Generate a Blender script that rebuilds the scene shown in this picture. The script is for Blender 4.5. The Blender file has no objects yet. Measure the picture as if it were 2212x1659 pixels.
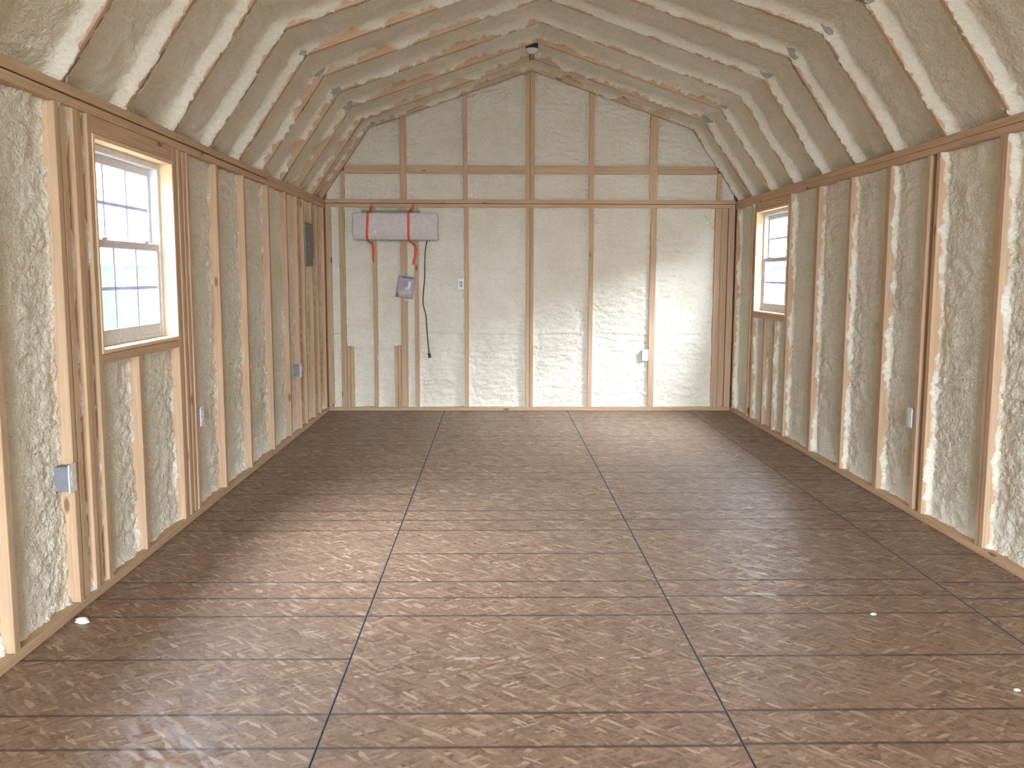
import bpy, bmesh, math, random
import numpy as np
from mathutils import Matrix, Vector

random.seed(7)
sc = bpy.context.scene
C = sc.collection
PI = math.pi

# ------------------------------------------------------------------ camera
cam_d = bpy.data.cameras.new('camera')
cam_d.sensor_fit = 'HORIZONTAL'; cam_d.sensor_width = 36.0
cam_d.lens = 1977.02 / 2212 * 36.0
cam_d.clip_start = 0.02; cam_d.clip_end = 300
cam = bpy.data.objects.new('camera', cam_d); C.objects.link(cam)
_rt = (0.99984392, -0.01753223, 0.00218240)
_dn = (0.00010834, -0.11743966, -0.99308001)
_fw = (0.01766721, 0.99292525, -0.11741943)
cam.matrix_world = Matrix(((_rt[0], -_dn[0], -_fw[0], -0.10076),
                           (_rt[1], -_dn[1], -_fw[1], 0.0),
                           (_rt[2], -_dn[2], -_fw[2], 1.33307),
                           (0, 0, 0, 1)))
sc.camera = cam

# ------------------------------------------------------------------ view
sc.view_settings.view_transform = 'Standard'
sc.view_settings.look = 'None'
sc.view_settings.gamma = 1.0
sc.view_settings.use_curve_mapping = False
sc.view_settings.exposure = 0.0
sc.cycles.debug_bvh_type = 'STATIC_BVH'
sc.cycles.max_bounces = 7
sc.cycles.diffuse_bounces = 5
sc.cycles.use_adaptive_sampling = True
sc.cycles.adaptive_threshold = 0.25
sc.cycles.adaptive_min_samples = 24
sc.cycles.glossy_bounces = 2
sc.cycles.transparent_max_bounces = 12
sc.cycles.sample_clamp_indirect = 4.0

# ------------------------------------------------------------------ world: bright overcast sky
w = bpy.data.worlds.new('overcast_sky'); sc.world = w
w.use_nodes = True
nt = w.node_tree; nt.nodes.clear()
o_ = nt.nodes.new('ShaderNodeOutputWorld')
bg = nt.nodes.new('ShaderNodeBackground')
bg.inputs['Color'].default_value = (0.87, 0.955, 1.08, 1)
SKY = 160.0
nt.links.new(bg.outputs[0], o_.inputs[0])
# standard overcast luminance, L = Lz (1 + 2 sin(elevation)) / 3
_tc = nt.nodes.new('ShaderNodeTexCoord'); _sp = nt.nodes.new('ShaderNodeSeparateXYZ')
nt.links.new(_tc.outputs['Generated'], _sp.inputs[0])
_mr = nt.nodes.new('ShaderNodeMapRange')
for _k, _v in (('From Min', 0.0), ('From Max', 1.0), ('To Min', SKY / 3), ('To Max', SKY)): _mr.inputs[_k].default_value = _v
nt.links.new(_sp.outputs[2], _mr.inputs['Value']); nt.links.new(_mr.outputs[0], bg.inputs['Strength'])

# ------------------------------------------------------------------ key dimensions (metres)
XL, XR, YB, YF = -1.752, 2.233, 9.007, -4.6     # stud faces: left, right, back, front
XC = (XL + XR) / 2
PLT, TP1, TP2 = 0.038, 1.982, 2.058              # bottom plate top, stud top, top of upper plate
DEP = 0.089                                      # stud depth
RD = 0.14                                        # rafter depth
FOOT = (2.012, 2.058); KNEE = (1.55, 2.735); RIDGE = (0.0, 3.272)   # half profile of rafter inner edges
DOOR = (-0.76, 1.24, 2.10)                        # unseen open doorway in the front wall behind the camera, sized for its light
ADDED_GWIN = (-0.96, 1.44, 2.32, 2.86)                  # unseen loft window, added to the front gable to brighten the far gable
WL = (3.86, 4.80, 1.0, 1.91)                     # left window opening y0 y1 z0 z1
WR = (7.36, 8.275, 1.007, 1.917)

def portal(name, loc, rot, sx, sy):
    l = bpy.data.lights.new(name, 'AREA'); l.shape = 'RECTANGLE'; l.size = sx; l.size_y = sy
    l.cycles.is_portal = True
    ob = bpy.data.objects.new(name, l); C.objects.link(ob)
    ob.location = loc; ob.rotation_euler = rot
portal('daylight_portal', (XL - .16, (WL[0] + WL[1]) / 2, 1.455), (0, -PI / 2, 0), .95, .98)
portal('daylight_portal', (XR + .16, (WR[0] + WR[1]) / 2, 1.462), (0, PI / 2, 0), .95, .98)
portal('daylight_portal', ((DOOR[0] + DOOR[1]) / 2, YF - .2, DOOR[2] / 2), (PI / 2, 0, 0), DOOR[1] - DOOR[0], DOOR[2])

portal('daylight_portal', ((ADDED_GWIN[0] + ADDED_GWIN[1]) / 2, YF - .2, (ADDED_GWIN[2] + ADDED_GWIN[3]) / 2), (PI / 2, 0, 0), ADDED_GWIN[1] - ADDED_GWIN[0], ADDED_GWIN[3] - ADDED_GWIN[2])

# ------------------------------------------------------------------ helpers
def lin(r, g, b):
    f = lambda c: (c / 255 / 12.92) if c / 255 <= .04045 else ((c / 255 + .055) / 1.055) ** 2.4
    return (f(r), f(g), f(b), 1)

class Mat:
    def __init__(s, name):
        s.m = bpy.data.materials.new(name); s.m.use_nodes = True
        s.t = s.m.node_tree; s.b = s.t.nodes['Principled BSDF']
    def n(s, typ, **kw):
        nd = s.t.nodes.new(typ)
        for k, v in kw.items():
            if k.startswith('i_'):
                key = k[2:]; key = int(key) if key.isdigit() else key.replace('_', ' ')
                nd.inputs[key].default_value = v
            else: setattr(nd, k, v)
        return nd
    def l(s, a, b): s.t.links.new(a, b)
    def ramp(s, fac, stops):
        r = s.n('ShaderNodeValToRGB'); e = r.color_ramp.elements
        e[0].position, e[0].color = stops[0]; e[1].position, e[1].color = stops[-1]
        for p, c in stops[1:-1]:
            x = e.new(p); x.color = c
        s.l(fac, r.inputs[0]); return r.outputs[0]
    def mix(s, fac, a, b, mode='MIX'):
        m = s.n('ShaderNodeMix', data_type='RGBA', blend_type=mode)
        for src, k in ((fac, 0), (a, 6), (b, 7)):
            if hasattr(src, 'links'): s.l(src, m.inputs[k])
            else: m.inputs[k].default_value = src
        return m.outputs[2]
    def math(s, op, a, b=0.0, c=0.0):
        m = s.n('ShaderNodeMath', operation=op)
        for k, src in enumerate((a, b, c)):
            if hasattr(src, 'links'): s.l(src, m.inputs[k])
            else: m.inputs[k].default_value = src
        return m.outputs[0]
    def bump(s, h, dist, strength=1.0):
        b = s.n('ShaderNodeBump'); b.inputs['Strength'].default_value = strength
        b.inputs['Distance'].default_value = dist
        s.l(h, b.inputs['Height']); s.l(b.outputs[0], s.b.inputs['Normal'])

def plain(name, col, rough=.6, metal=0.0, spec=.4):
    M = Mat(name); M.b.inputs['Base Color'].default_value = col
    M.b.inputs['Roughness'].default_value = rough; M.b.inputs['Metallic'].default_value = metal
    M.b.inputs['Specular IOR Level'].default_value = spec
    nz = M.n('ShaderNodeTexNoise', i_Scale=35.0, i_Detail=1.0)
    tc = M.n('ShaderNodeTexCoord'); M.l(tc.outputs['Object'], nz.inputs['Vector'])
    v = M.ramp(nz.outputs[0], [(.3, tuple(c * .9 for c in col[:3]) + (1,)), (.7, tuple(min(1, c * 1.06) for c in col[:3]) + (1,))])
    M.l(v, M.b.inputs['Base Color'])
    return M.m

def mat_foam(name='spray_foam'):
    M = Mat(name)
    geo = M.n('ShaderNodeNewGeometry')
    n1 = M.n('ShaderNodeTexNoise', i_Scale=3.2, i_Detail=2.0, i_Roughness=.6)
    n2 = M.n('ShaderNodeTexNoise', i_Scale=42.0, i_Detail=2.0, i_Roughness=.6)
    mp = M.n('ShaderNodeMapping'); mp.inputs['Scale'].default_value = (1, 1, 1.5)
    M.l(geo.outputs['Position'], mp.inputs[0])
    for x in (n1, n2): M.l(mp.outputs[0], x.inputs['Vector'])
    c1 = M.ramp(n1.outputs[0], [(.3, lin(229, 224, 206)), (.55, lin(236, 232, 217)), (.75, lin(238, 233, 222))])
    c2 = M.ramp(n2.outputs[0], [(.3, (.90, .885, .85, 1)), (.7, (1, 1, 1, 1))])
    M.l(M.mix(1.0, c1, c2, 'MULTIPLY'), M.b.inputs['Base Color'])
    M.b.inputs['Roughness'].default_value = .62
    M.b.inputs['Specular IOR Level'].default_value = .3
    M.bump(n2.outputs[0], .012, .9)
    return M.m

def mat_wood(name, dark, light, knot=1.0):
    M = Mat(name)
    tc = M.n('ShaderNodeTexCoord'); oi = M.n('ShaderNodeObjectInfo')
    off = M.n('ShaderNodeVectorMath', operation='SCALE'); off.inputs[0].default_value = (17.3, 9.1, 31.7)
    M.l(oi.outputs['Random'], off.inputs['Scale'])
    ad = M.n('ShaderNodeVectorMath', operation='ADD'); M.l(tc.outputs['Object'], ad.inputs[0]); M.l(off.outputs[0], ad.inputs[1])
    def mp(sc_):
        m = M.n('ShaderNodeMapping'); m.inputs['Scale'].default_value = sc_; M.l(ad.outputs[0], m.inputs[0]); return m.outputs[0]
    g = M.n('ShaderNodeTexNoise', i_Scale=1.0, i_Detail=2.0, i_Roughness=.6); M.l(mp((110, 110, 2.2)), g.inputs['Vector'])
    big = M.n('ShaderNodeTexNoise', i_Scale=1.0, i_Detail=2.0); M.l(mp((9, 9, 1.1)), big.inputs['Vector'])
    k = M.n('ShaderNodeTexVoronoi', i_Scale=1.0); M.l(mp((13, 13, 4.2)), k.inputs['Vector'])
    base = M.ramp(g.outputs[0], [(.25, dark), (.55, tuple((a + b) / 2 for a, b in zip(dark, light))), (.8, light)])
    base = M.mix(M.math('MULTIPLY', big.outputs[0], .5), base, lin(206, 180, 150))
    sepc = M.n('ShaderNodeSeparateColor'); M.l(k.outputs['Color'], sepc.inputs[0])
    pick = M.math('GREATER_THAN', sepc.outputs[0], .72)
    kd = M.n('ShaderNodeMapRange'); kd.inputs['From Min'].default_value = .17; kd.inputs['From Max'].default_value = .10
    M.l(k.outputs['Distance'], kd.inputs['Value'])
    kf = M.math('MULTIPLY', M.math('MULTIPLY', kd.outputs[0], pick), .8 * knot)
    base = M.mix(kf, base, lin(112, 74, 50))
    tint = M.ramp(oi.outputs['Random'], [(0, (.88, .86, .84, 1)), (.5, (1, .98, .97, 1)), (1, (1.0, .95, .90, 1))])
    M.l(M.mix(1.0, base, tint, 'MULTIPLY'), M.b.inputs['Base Color'])
    M.b.inputs['Roughness'].default_value = .72
    M.b.inputs['Specular IOR Level'].default_value = .25
    M.bump(g.outputs[0], .0015, .5)
    return M.m

def mat_osb():
    M = Mat('osb_floor')
    geo = M.n('ShaderNodeNewGeometry'); tc = M.n('ShaderNodeTexCoord')
    wv = M.n('ShaderNodeTexNoise', i_Scale=7.0, i_Detail=1.0); M.l(geo.outputs['Position'], wv.inputs['Vector'])
    warp = M.n('ShaderNodeVectorMath', operation='MULTIPLY_ADD'); M.l(wv.outputs['Color'], warp.inputs[0])
    warp.inputs[1].default_value = (.022, .022, 0); M.l(geo.outputs['Position'], warp.inputs[2])
    def strand(rot, sx, sy, seed):
        r = M.n('ShaderNodeMapping'); r.inputs['Rotation'].default_value = (0, 0, rot); M.l(warp.outputs[0], r.inputs[0])
        m = M.n('ShaderNodeMapping'); m.inputs['Scale'].default_value = (sx, sy, 1); m.inputs['Location'].default_value = (seed, seed * 1.7, 0)
        M.l(r.outputs[0], m.inputs[0])
        v = M.n('ShaderNodeTexVoronoi', i_Scale=1.0); v.voronoi_dimensions = '2D'; M.l(m.outputs[0], v.inputs['Vector'])
        s = M.n('ShaderNodeSeparateColor'); M.l(v.outputs['Color'], s.inputs[0])
        return s.outputs[0], s.outputs[1], v.outputs['Distance']
    cols = [(0, lin(82, 57, 45)), (.12, lin(108, 83, 67)), (.45, lin(126, 101, 82)), (.78, lin(140, 115, 94)), (.9, lin(160, 136, 114)), (1, lin(190, 168, 145))]
    a0, a1, ad = strand(.75, 19, 80, 3.1); b0, b1, bd = strand(-.55, 17, 70, 7.7)
    m2 = M.mix(M.math('GREATER_THAN', a1, .5), M.ramp(a0, cols), M.ramp(b0, cols))
    fine = M.n('ShaderNodeTexNoise', i_Scale=70.0, i_Detail=2.0); M.l(geo.outputs['Position'], fine.inputs['Vector'])
    m2 = M.mix(.42, m2, M.ramp(fine.outputs[0], [(.3, lin(100, 77, 62)), (.7, lin(152, 127, 105))]))
    # sparse dark bark knots
    kv = M.n('ShaderNodeTexVoronoi', i_Scale=1.0); kv.voronoi_dimensions = '2D'
    km = M.n('ShaderNodeMapping'); km.inputs['Scale'].default_value = (3.2, 2.0, 1); km.inputs['Rotation'].default_value = (0, 0, .6)
    M.l(warp.outputs[0], km.inputs[0]); M.l(km.outputs[0], kv.inputs['Vector'])
    ksep = M.n('ShaderNodeSeparateColor'); M.l(kv.outputs['Color'], ksep.inputs[0])
    ks = M.math('LESS_THAN', M.math('ADD', kv.outputs['Distance'], M.math('MULTIPLY', fine.outputs[0], .05)), M.math('MULTIPLY', ksep.outputs[0], .075))
    m2 = M.mix(M.math('MULTIPLY', ks, .6), m2, lin(96, 66, 50))
    # printed joist lines (flat print): local y of each 8 ft panel, every 16 and 24 inches
    sep = M.n('ShaderNodeSeparateXYZ'); M.l(tc.outputs['Object'], sep.inputs[0])
    y = M.math('ADD', sep.outputs[1], M.math('MULTIPLY_ADD', fine.outputs[0], .006, -.003))
    best = None
    for u in (2, 3, 4, 6, 8, 9, 10):
        d = M.math('ABSOLUTE', M.math('SUBTRACT', y, u * .2032 - 1.2192))
        best = d if best is None else M.math('MINIMUM', best, d)
    lr = M.n('ShaderNodeMapRange'); lr.inputs['From Min'].default_value = .0100; lr.inputs['From Max'].default_value = .0046
    M.l(best, lr.inputs['Value'])
    lf = M.math('MULTIPLY', lr.outputs[0], M.math('MULTIPLY_ADD', fine.outputs[0], .5, .55))
    m2 = M.mix(lf, m2, lin(60, 45, 38))
    # blue-grey edge sealer along the long edges
    ex = M.math('SUBTRACT', .6096, M.math('ABSOLUTE', sep.outputs[0]))
    er = M.n('ShaderNodeMapRange'); er.inputs['From Min'].default_value = .0058; er.inputs['From Max'].default_value = .0030
    M.l(ex, er.inputs['Value'])
    m2 = M.mix(er.outputs[0], m2, lin(76, 80, 88))
    # white foam dust caught along the short panel joints
    dn = M.n('ShaderNodeTexNoise', i_Scale=6.0, i_Detail=3.0, i_Roughness=.8); M.l(geo.outputs['Position'], dn.inputs['Vector'])
    jd = M.math('GREATER_THAN', M.math('ABSOLUTE', y), 1.2192 - .007)
    m2 = M.mix(M.math('MULTIPLY', jd, M.math('MULTIPLY', M.math('GREATER_THAN', dn.outputs[0], .55), .5)), m2, lin(206, 198, 192))
    M.l(m2, M.b.inputs['Base Color'])
    rr = M.ramp(a1, [(0, (.42, .42, .42, 1)), (1, (.66, .66, .66, 1))])
    M.l(rr, M.b.inputs['Roughness'])
    M.b.inputs['Specular IOR Level'].default_value = .5
    return M.m

def mat_glass():
    m = bpy.data.materials.new('window_glass'); m.use_nodes = True
    t = m.node_tree; t.nodes.clear()
    o = t.nodes.new('ShaderNodeOutputMaterial'); mx = t.nodes.new('ShaderNodeMixShader')
    tr = t.nodes.new('ShaderNodeBsdfTransparent'); gl = t.nodes.new('ShaderNodeBsdfGlossy')
    tr.inputs[0].default_value = (.985, .995, .995, 1); gl.inputs['Roughness'].default_value = .02
    mx.inputs[0].default_value = .03
    t.links.new(tr.outputs[0], mx.inputs[1]); t.links.new(gl.outputs[0], mx.inputs[2]); t.links.new(mx.outputs[0], o.inputs[0])
    return m

def mat_grille():
    m = bpy.data.materials.new('thin_white_grille'); m.use_nodes = True
    t = m.node_tree; t.nodes.clear()
    o = t.nodes.new('ShaderNodeOutputMaterial'); mx = t.nodes.new('ShaderNodeMixShader'); mx.inputs[0].default_value = .12
    a = t.nodes.new('ShaderNodeBsdfDiffuse'); b = t.nodes.new('ShaderNodeBsdfTranslucent')
    a.inputs[0].default_value = lin(228, 232, 240); b.inputs[0].default_value = lin(190, 205, 235)
    t.links.new(a.outputs[0], mx.inputs[1]); t.links.new(b.outputs[0], mx.inputs[2]); t.links.new(mx.outputs[0], o.inputs[0])
    return m

MT = dict(
    grille=mat_grille(),
    foam=mat_foam(),
    wood=mat_wood('spruce_lumber', lin(164, 136, 108), lin(206, 180, 150)),
    jamb=mat_wood('jamb_pine', lin(214, 188, 150), lin(236, 214, 178), .5),
    sheath=plain('sheathing', lin(168, 132, 96), .85),
    osb=mat_osb(), glass=mat_glass(),
    vinyl=plain('white_vinyl', lin(232, 232, 235), .35),
    plastic=plain('white_plastic', lin(230, 226, 226), .4),
    boxgrey=plain('box_blue_grey', lin(122, 124, 130), .5),
    navy=plain('navy_plastic', lin(26, 36, 62), .45),
    porcelain=plain('porcelain', lin(228, 224, 214), .25),
    brass=plain('socket_brass', lin(120, 108, 78), .45, .6),
    galv=plain('galvanised_plate', lin(150, 145, 136), .7, .0),
    panel=plain('panel_grey', lin(112, 106, 99), .5, .1),
    wrap=plain('wrap_white', lin(211, 205, 204), .55),
    orange=plain('orange_webbing', lin(218, 90, 52), .7),
    cord=plain('cord_grey', lin(70, 70, 68), .6),
    bag=plain('bag_plastic', lin(178, 168, 174), .3),
    bagdark=plain('bag_print', lin(98, 92, 102), .5),
    bagmark=plain('bag_faint_print', lin(146, 138, 148), .5),
    paper=plain('booklet_paper', lin(188, 182, 180), .6),
    gravel=plain('gravel', lin(178, 178, 172), .9),
    teal=plain('teal_siding', lin(19, 42, 50), .6),
    trimw=plain('white_trim', lin(235, 238, 240), .5),
    hill=plain('far_blue', lin(26, 50, 58), .9),
    sky_blocker=plain('dark_blocker_siding', lin(96, 78, 66), .85),  # only on the unseen barns added as low-sky blockers
    scrap=plain('foam_scrap', lin(240, 236, 225), .7),
)

def link(name, me, mat=None, parent=None, loc=(0, 0, 0), rot=None):
    ob = bpy.data.objects.new(name, me); C.objects.link(ob)
    if mat is not None and me is not None and len(me.materials) == 0: me.materials.append(MT[mat] if isinstance(mat, str) else mat)
    ob.location = loc
    if parent is not None:
        ob.parent = parent; wl = Vector((0, 0, 0)); p = parent
        while p is not None: wl += p.location; p = p.parent
        ob.location = Vector(loc) - wl
    if rot is not None: ob.rotation_euler = rot
    return ob
def thing(name, label, cat, loc=(0, 0, 0), group=None):
    ob = link(name, None, loc=loc); tag(ob, label, cat, group); return ob
def tag(ob, label, cat, group=None):
    ob['label'] = label; ob['category'] = cat
    if group: ob['group'] = group
    return ob
def struct(ob, label, cat):
    ob['kind'] = 'structure'; ob['label'] = label; ob['category'] = cat; return ob

def bm_mesh(name, bm):
    bmesh.ops.recalc_face_normals(bm, faces=bm.faces)
    me = bpy.data.meshes.new(name); bm.to_mesh(me); bm.free(); return me
def bm_box(bm, x0, x1, y0, y1, z0, z1):
    vs = [bm.verts.new(p) for p in ((x0, y0, z0), (x1, y0, z0), (x1, y1, z0), (x0, y1, z0), (x0, y0, z1), (x1, y0, z1), (x1, y1, z1), (x0, y1, z1))]
    for f in ((0, 3, 2, 1), (4, 5, 6, 7), (0, 1, 5, 4), (1, 2, 6, 5), (2, 3, 7, 6), (3, 0, 4, 7)):
        bm.faces.new([vs[i] for i in f])
def bevel(bm, off, seg=1):
    bmesh.ops.bevel(bm, geom=list(bm.edges), offset=off, segments=seg, profile=.5, affect='EDGES')

_cache = {}
def board_mesh(a, b, L, bv=.002):
    key = (round(a, 3), round(b, 3), round(L, 3), bv)
    if key not in _cache:
        bm = bmesh.new(); bm_box(bm, -a / 2, a / 2, -b / 2, b / 2, -L / 2, L / 2)
        if bv: bevel(bm, bv)
        _cache[key] = bm_mesh('board', bm)
    return _cache[key]
def board(name, parent, x0, x1, y0, y1, z0, z1, mat='wood', long=None, bv=.002):
    d = (x1 - x0, y1 - y0, z1 - z0)
    ax = long if long is not None else d.index(max(d))
    loc = ((x0 + x1) / 2, (y0 + y1) / 2, (z0 + z1) / 2)
    if ax == 2: me, rot = board_mesh(d[0], d[1], d[2], bv), None
    elif ax == 1: me, rot = board_mesh(d[0], d[2], d[1], bv), (-PI / 2, 0, 0)
    else: me, rot = board_mesh(d[2], d[1], d[0], bv), (0, PI / 2, 0)
    if len(me.materials) and me.materials[0] != MT[mat]:
        me = me.copy(); me.materials.clear()
    return link(name, me, mat, parent, loc, rot)
def box_part(name, parent, x0, x1, y0, y1, z0, z1, mat, bv=.003, seg=2):
    bm = bmesh.new(); c = ((x0 + x1) / 2, (y0 + y1) / 2, (z0 + z1) / 2)
    bm_box(bm, x0 - c[0], x1 - c[0], y0 - c[1], y1 - c[1], z0 - c[2], z1 - c[2])
    if bv: bevel(bm, bv, seg)
    return link(name, bm_mesh(name, bm), mat, parent, c)

# ---- numpy noise
def _h(ix, iy, seed):
    n = (ix.astype(np.int64) * 374761393 + iy.astype(np.int64) * 668265263 + seed * 974711) & 0xffffffff
    n = ((n ^ (n >> 13)) * 1274126177) & 0xffffffff
    return ((n ^ (n >> 16)) & 0xffff) / 65535.0
def vn(x, y, seed):
    x, y = np.broadcast_arrays(np.asarray(x, float), np.asarray(y, float))
    ix, iy = np.floor(x), np.floor(y); fx, fy = x - ix, y - iy
    fx = fx * fx * (3 - 2 * fx); fy = fy * fy * (3 - 2 * fy)
    a, b, c, d = _h(ix, iy, seed), _h(ix + 1, iy, seed), _h(ix, iy + 1, seed), _h(ix + 1, iy + 1, seed)
    return (a + (b - a) * fx) * (1 - fy) + (c + (d - c) * fx) * fy
def fbm(x, y, seed, o=3):
    s = 0; a = 1; t = 0
    for k in range(o):
        s = s + a * vn(x * 2 ** k, y * 2 ** k, seed + 31 * k); t += a; a *= .5
    return s / t

_seed = [100]
def foam(name, parent, O, U, V, N, W, v0, v1, base, face, cl=(.0, .02), cr=(.0, .02), cv=(.01, .02), e=.004,
         over=0.0, lamr=None, du=.014, dv=.013, lam=.016, lump=.009, ripple=.008, bead=None, flat=False):
    """blown insulation between two members: O + u*U + v*V + w*N; face is the height of the member faces."""
    _seed[0] += 7; sd = _seed[0]
    nu = max(6, int((W + 2 * e) / du)); L = (v1 if not callable(v1) else max(v1(0), v1(W), v1(W / 2))) - (v0 if not callable(v0) else min(v0(0), v0(W)))
    nv = max(6, int(L / dv))
    s = np.linspace(0, 1, nu + 1); s = s + .10 * np.sin(2 * PI * s) * -1 * .9     # denser towards the edges
    u = -e + s * (W + 2 * e)
    t = np.linspace(0, 1, nv + 1)
    f0 = np.array([v0(x) for x in u]) if callable(v0) else np.full_like(u, v0)
    f1 = np.array([v1(x) for x in u]) if callable(v1) else np.full_like(u, v1)
    uu = np.repeat(u[:, None], nv + 1, 1); vv = f0[:, None] + t[None, :] * (f1 - f0)[:, None]
    ox = sd * 3.37
    hgt = base + (fbm(uu * 7 + ox, vv * 5, sd, 2) - .5) * 2 * lump
    hgt = hgt + (fbm(uu * 11 + ox, vv * 42 + 2.5 * vn(uu * 6 + ox, vv * 6, sd + 5), sd + 1, 2) - .5) * 2 * ripple
    hgt = hgt + (fbm(uu * 48 + ox, vv * 48, sd + 2, 2) - .5) * 2 * ripple * 1.1
    if bead is not None:
        b = bead + (vn(uu * 5 + ox, 0 * uu, sd + 9) - .5) * .03
        hgt = hgt + .012 * np.exp(-((vv - b) / .010) ** 2) - .006 * np.exp(-((vv - b + .022) / .012) ** 2)
    def climb(c, v_, k):
        n = .55 * vn(v_ * 5.5 + ox, 0 * v_, sd + k) + .3 * vn(v_ * 21, 0 * v_, sd + k + 1) + .15 * vn(v_ * 60, 0 * v_, sd + k + 2)
        return np.clip(c[0] + c[1] * (n - .5) * 2, 0, face - base + over)
    dl = np.clip(uu, 0, None); dr = np.clip(W - uu, 0, None)
    el, er = climb(cl, vv, 11), climb(cr, vv, 15)
    wob = .7 + .9 * vn(vv * 14 + ox, uu * 3, sd + 19)
    hgt = hgt + el * np.exp(-(dl / (lam * wob)) ** 1.3) + er * np.exp(-(dr / ((lamr or lam) * wob)) ** 1.5)
    db = np.clip(vv - f0[:, None], 0, None); dt = np.clip(f1[:, None] - vv, 0, None)
    tb = climb(cv, uu, 23); tt = climb(cv, uu, 27)
    hgt = hgt + tb * np.exp(-(db / (lam * 1.3)) ** 1.2) + tt * np.exp(-(dt / (lam * 1.3)) ** 1.2)
    hgt = np.clip(hgt, .008, face + over)
    O, U, V, N = map(np.array, (O, U, V, N))
    co = O + uu[..., None] * U + vv[..., None] * V + hgt[..., None] * N
    ctr = co.reshape(-1, 3).mean(0); co = (co.reshape(-1, 3) - ctr)
    i = np.arange(nu)[:, None] * (nv + 1) + np.arange(nv)[None, :]
    q = np.stack([i, i + nv + 1, i + nv + 2, i + 1], -1).reshape(-1, 4)
    if np.dot(np.cross(U, V), N) < 0: q = q[:, ::-1]
    me = bpy.data.meshes.new(name)
    me.vertices.add(len(co)); me.vertices.foreach_set('co', co.ravel())
    me.loops.add(q.size); me.loops.foreach_set('vertex_index', q.ravel().astype(np.int32))
    me.polygons.add(len(q)); me.polygons.foreach_set('loop_start', np.arange(0, q.size, 4, dtype=np.int32))
    me.polygons.foreach_set('use_smooth', np.ones(len(q), bool))
    me.update(calc_edges=True)
    return link(name, me, 'foam', parent, tuple(ctr))

# ================================================================== STRUCTURE
# ------------------------------------------------------------------ floor
bm = bmesh.new(); bm_box(bm, XL - .1, XR + .1, YF - .1, YB + .1, -.30, -.024)
floor = struct(link('floor', bm_mesh('floor', bm), 'sheath'), 'brown OSB panel floor with printed dark joist lines', 'floor')
SEAM = 3.0766
def floor_row(xa, xb, xc, first, gap=.0014):
    y = first
    while y < YB + .1:
        y0, y1 = max(y, YF - .1), min(y + 2.4384, YB + .1)
        cy = y + 1.2192
        if y1 - y0 > .05:
            bm = bmesh.new()
            bm_box(bm, max(xa, XL - .1) - xc + gap, min(xb, XR + .1) - xc - gap, y0 - cy + .0008, y1 - cy - .0008, -.0235, 0)
            bevel(bm, .0008)
            link('floor_panel', bm_mesh('floor_panel', bm), 'osb', floor, (xc, cy, 0))
        y += 2.4384
floor_row(-1.8288, -.6096, -1.2192, SEAM + 1.2192 - 2.4384 * 4)
floor_row(-.6096, .6096, 0, SEAM - 2.4384 * 4)
floor_row(.6096, 1.8288, 1.2192, SEAM + 1.2192 + .010 - 2.4384 * 4)
floor_row(1.8288, 3.048, 2.4384, SEAM - .035 - 2.4384 * 4)

# ------------------------------------------------------------------ side walls
def side_sheath(bm, x0, x1, win):
    y0, y1, z0, z1 = YF - .1, YB + .105, -.3, 2.165
    bm_box(bm, x0, x1, y0, win[0], z0, z1); bm_box(bm, x0, x1, win[1], y1, z0, z1)
    bm_box(bm, x0, x1, win[0], win[1], z0, win[2]); bm_box(bm, x0, x1, win[0], win[1], win[3], z1)
bm = bmesh.new(); side_sheath(bm, XL - .104, XL - DEP, WL)
wall_l = struct(link('wall_left', bm_mesh('wall_left', bm), 'sheath'), 'left stud wall filled with cream spray foam around window', 'wall')
bm = bmesh.new(); side_sheath(bm, XR + DEP, XR + .104, WR)
wall_r = struct(link('wall_right', bm_mesh('wall_right', bm), 'sheath'), 'right stud wall filled with cream spray foam', 'wall')

def sx(side, d):     # x at depth d behind the stud face (d>0 goes outwards)
    return XL - d if side == 'L' else XR + d
def sboard(side, name, y0, y1, z0, z1, inset=0.0, dep=DEP, long=None, mat='wood'):
    a, b = sx(side, inset), sx(side, dep)
    return board(name, wall_l if side == 'L' else wall_r, min(a, b), max(a, b), y0, y1, z0, z1, mat, long)
def sfoam(side, y0, y1, z0, z1, **kw):
    p = dict(base=.040, face=DEP)
    if side == 'L':
        p.update(cl=(.025, .03), cr=(.004, .012), cv=(.014, .016))
        O, N = (XL - DEP, y0, 0), (1, 0, 0)
    else:
        p.update(cl=(.02, .03), cr=(.022, .036), lamr=.011, cv=(.014, .016))
        O, N = (XR + DEP, y0, 0), (-1, 0, 0)
    W = y1 - y0
    if W < .12: p.update(base=.058, cl=(.005, .02), cr=(.005, .02), lump=.004, ripple=.002)
    if y1 < 2.3: p.update(du=.05, dv=.05)
    if z0 < .5 < z1: p['bead'] = .77
    p.update(kw)
    foam('foam_infill', wall_l if side == 'L' else wall_r, O, (0, 1, 0), (0, 0, 1), N, W, z0, z1, **p)

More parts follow.
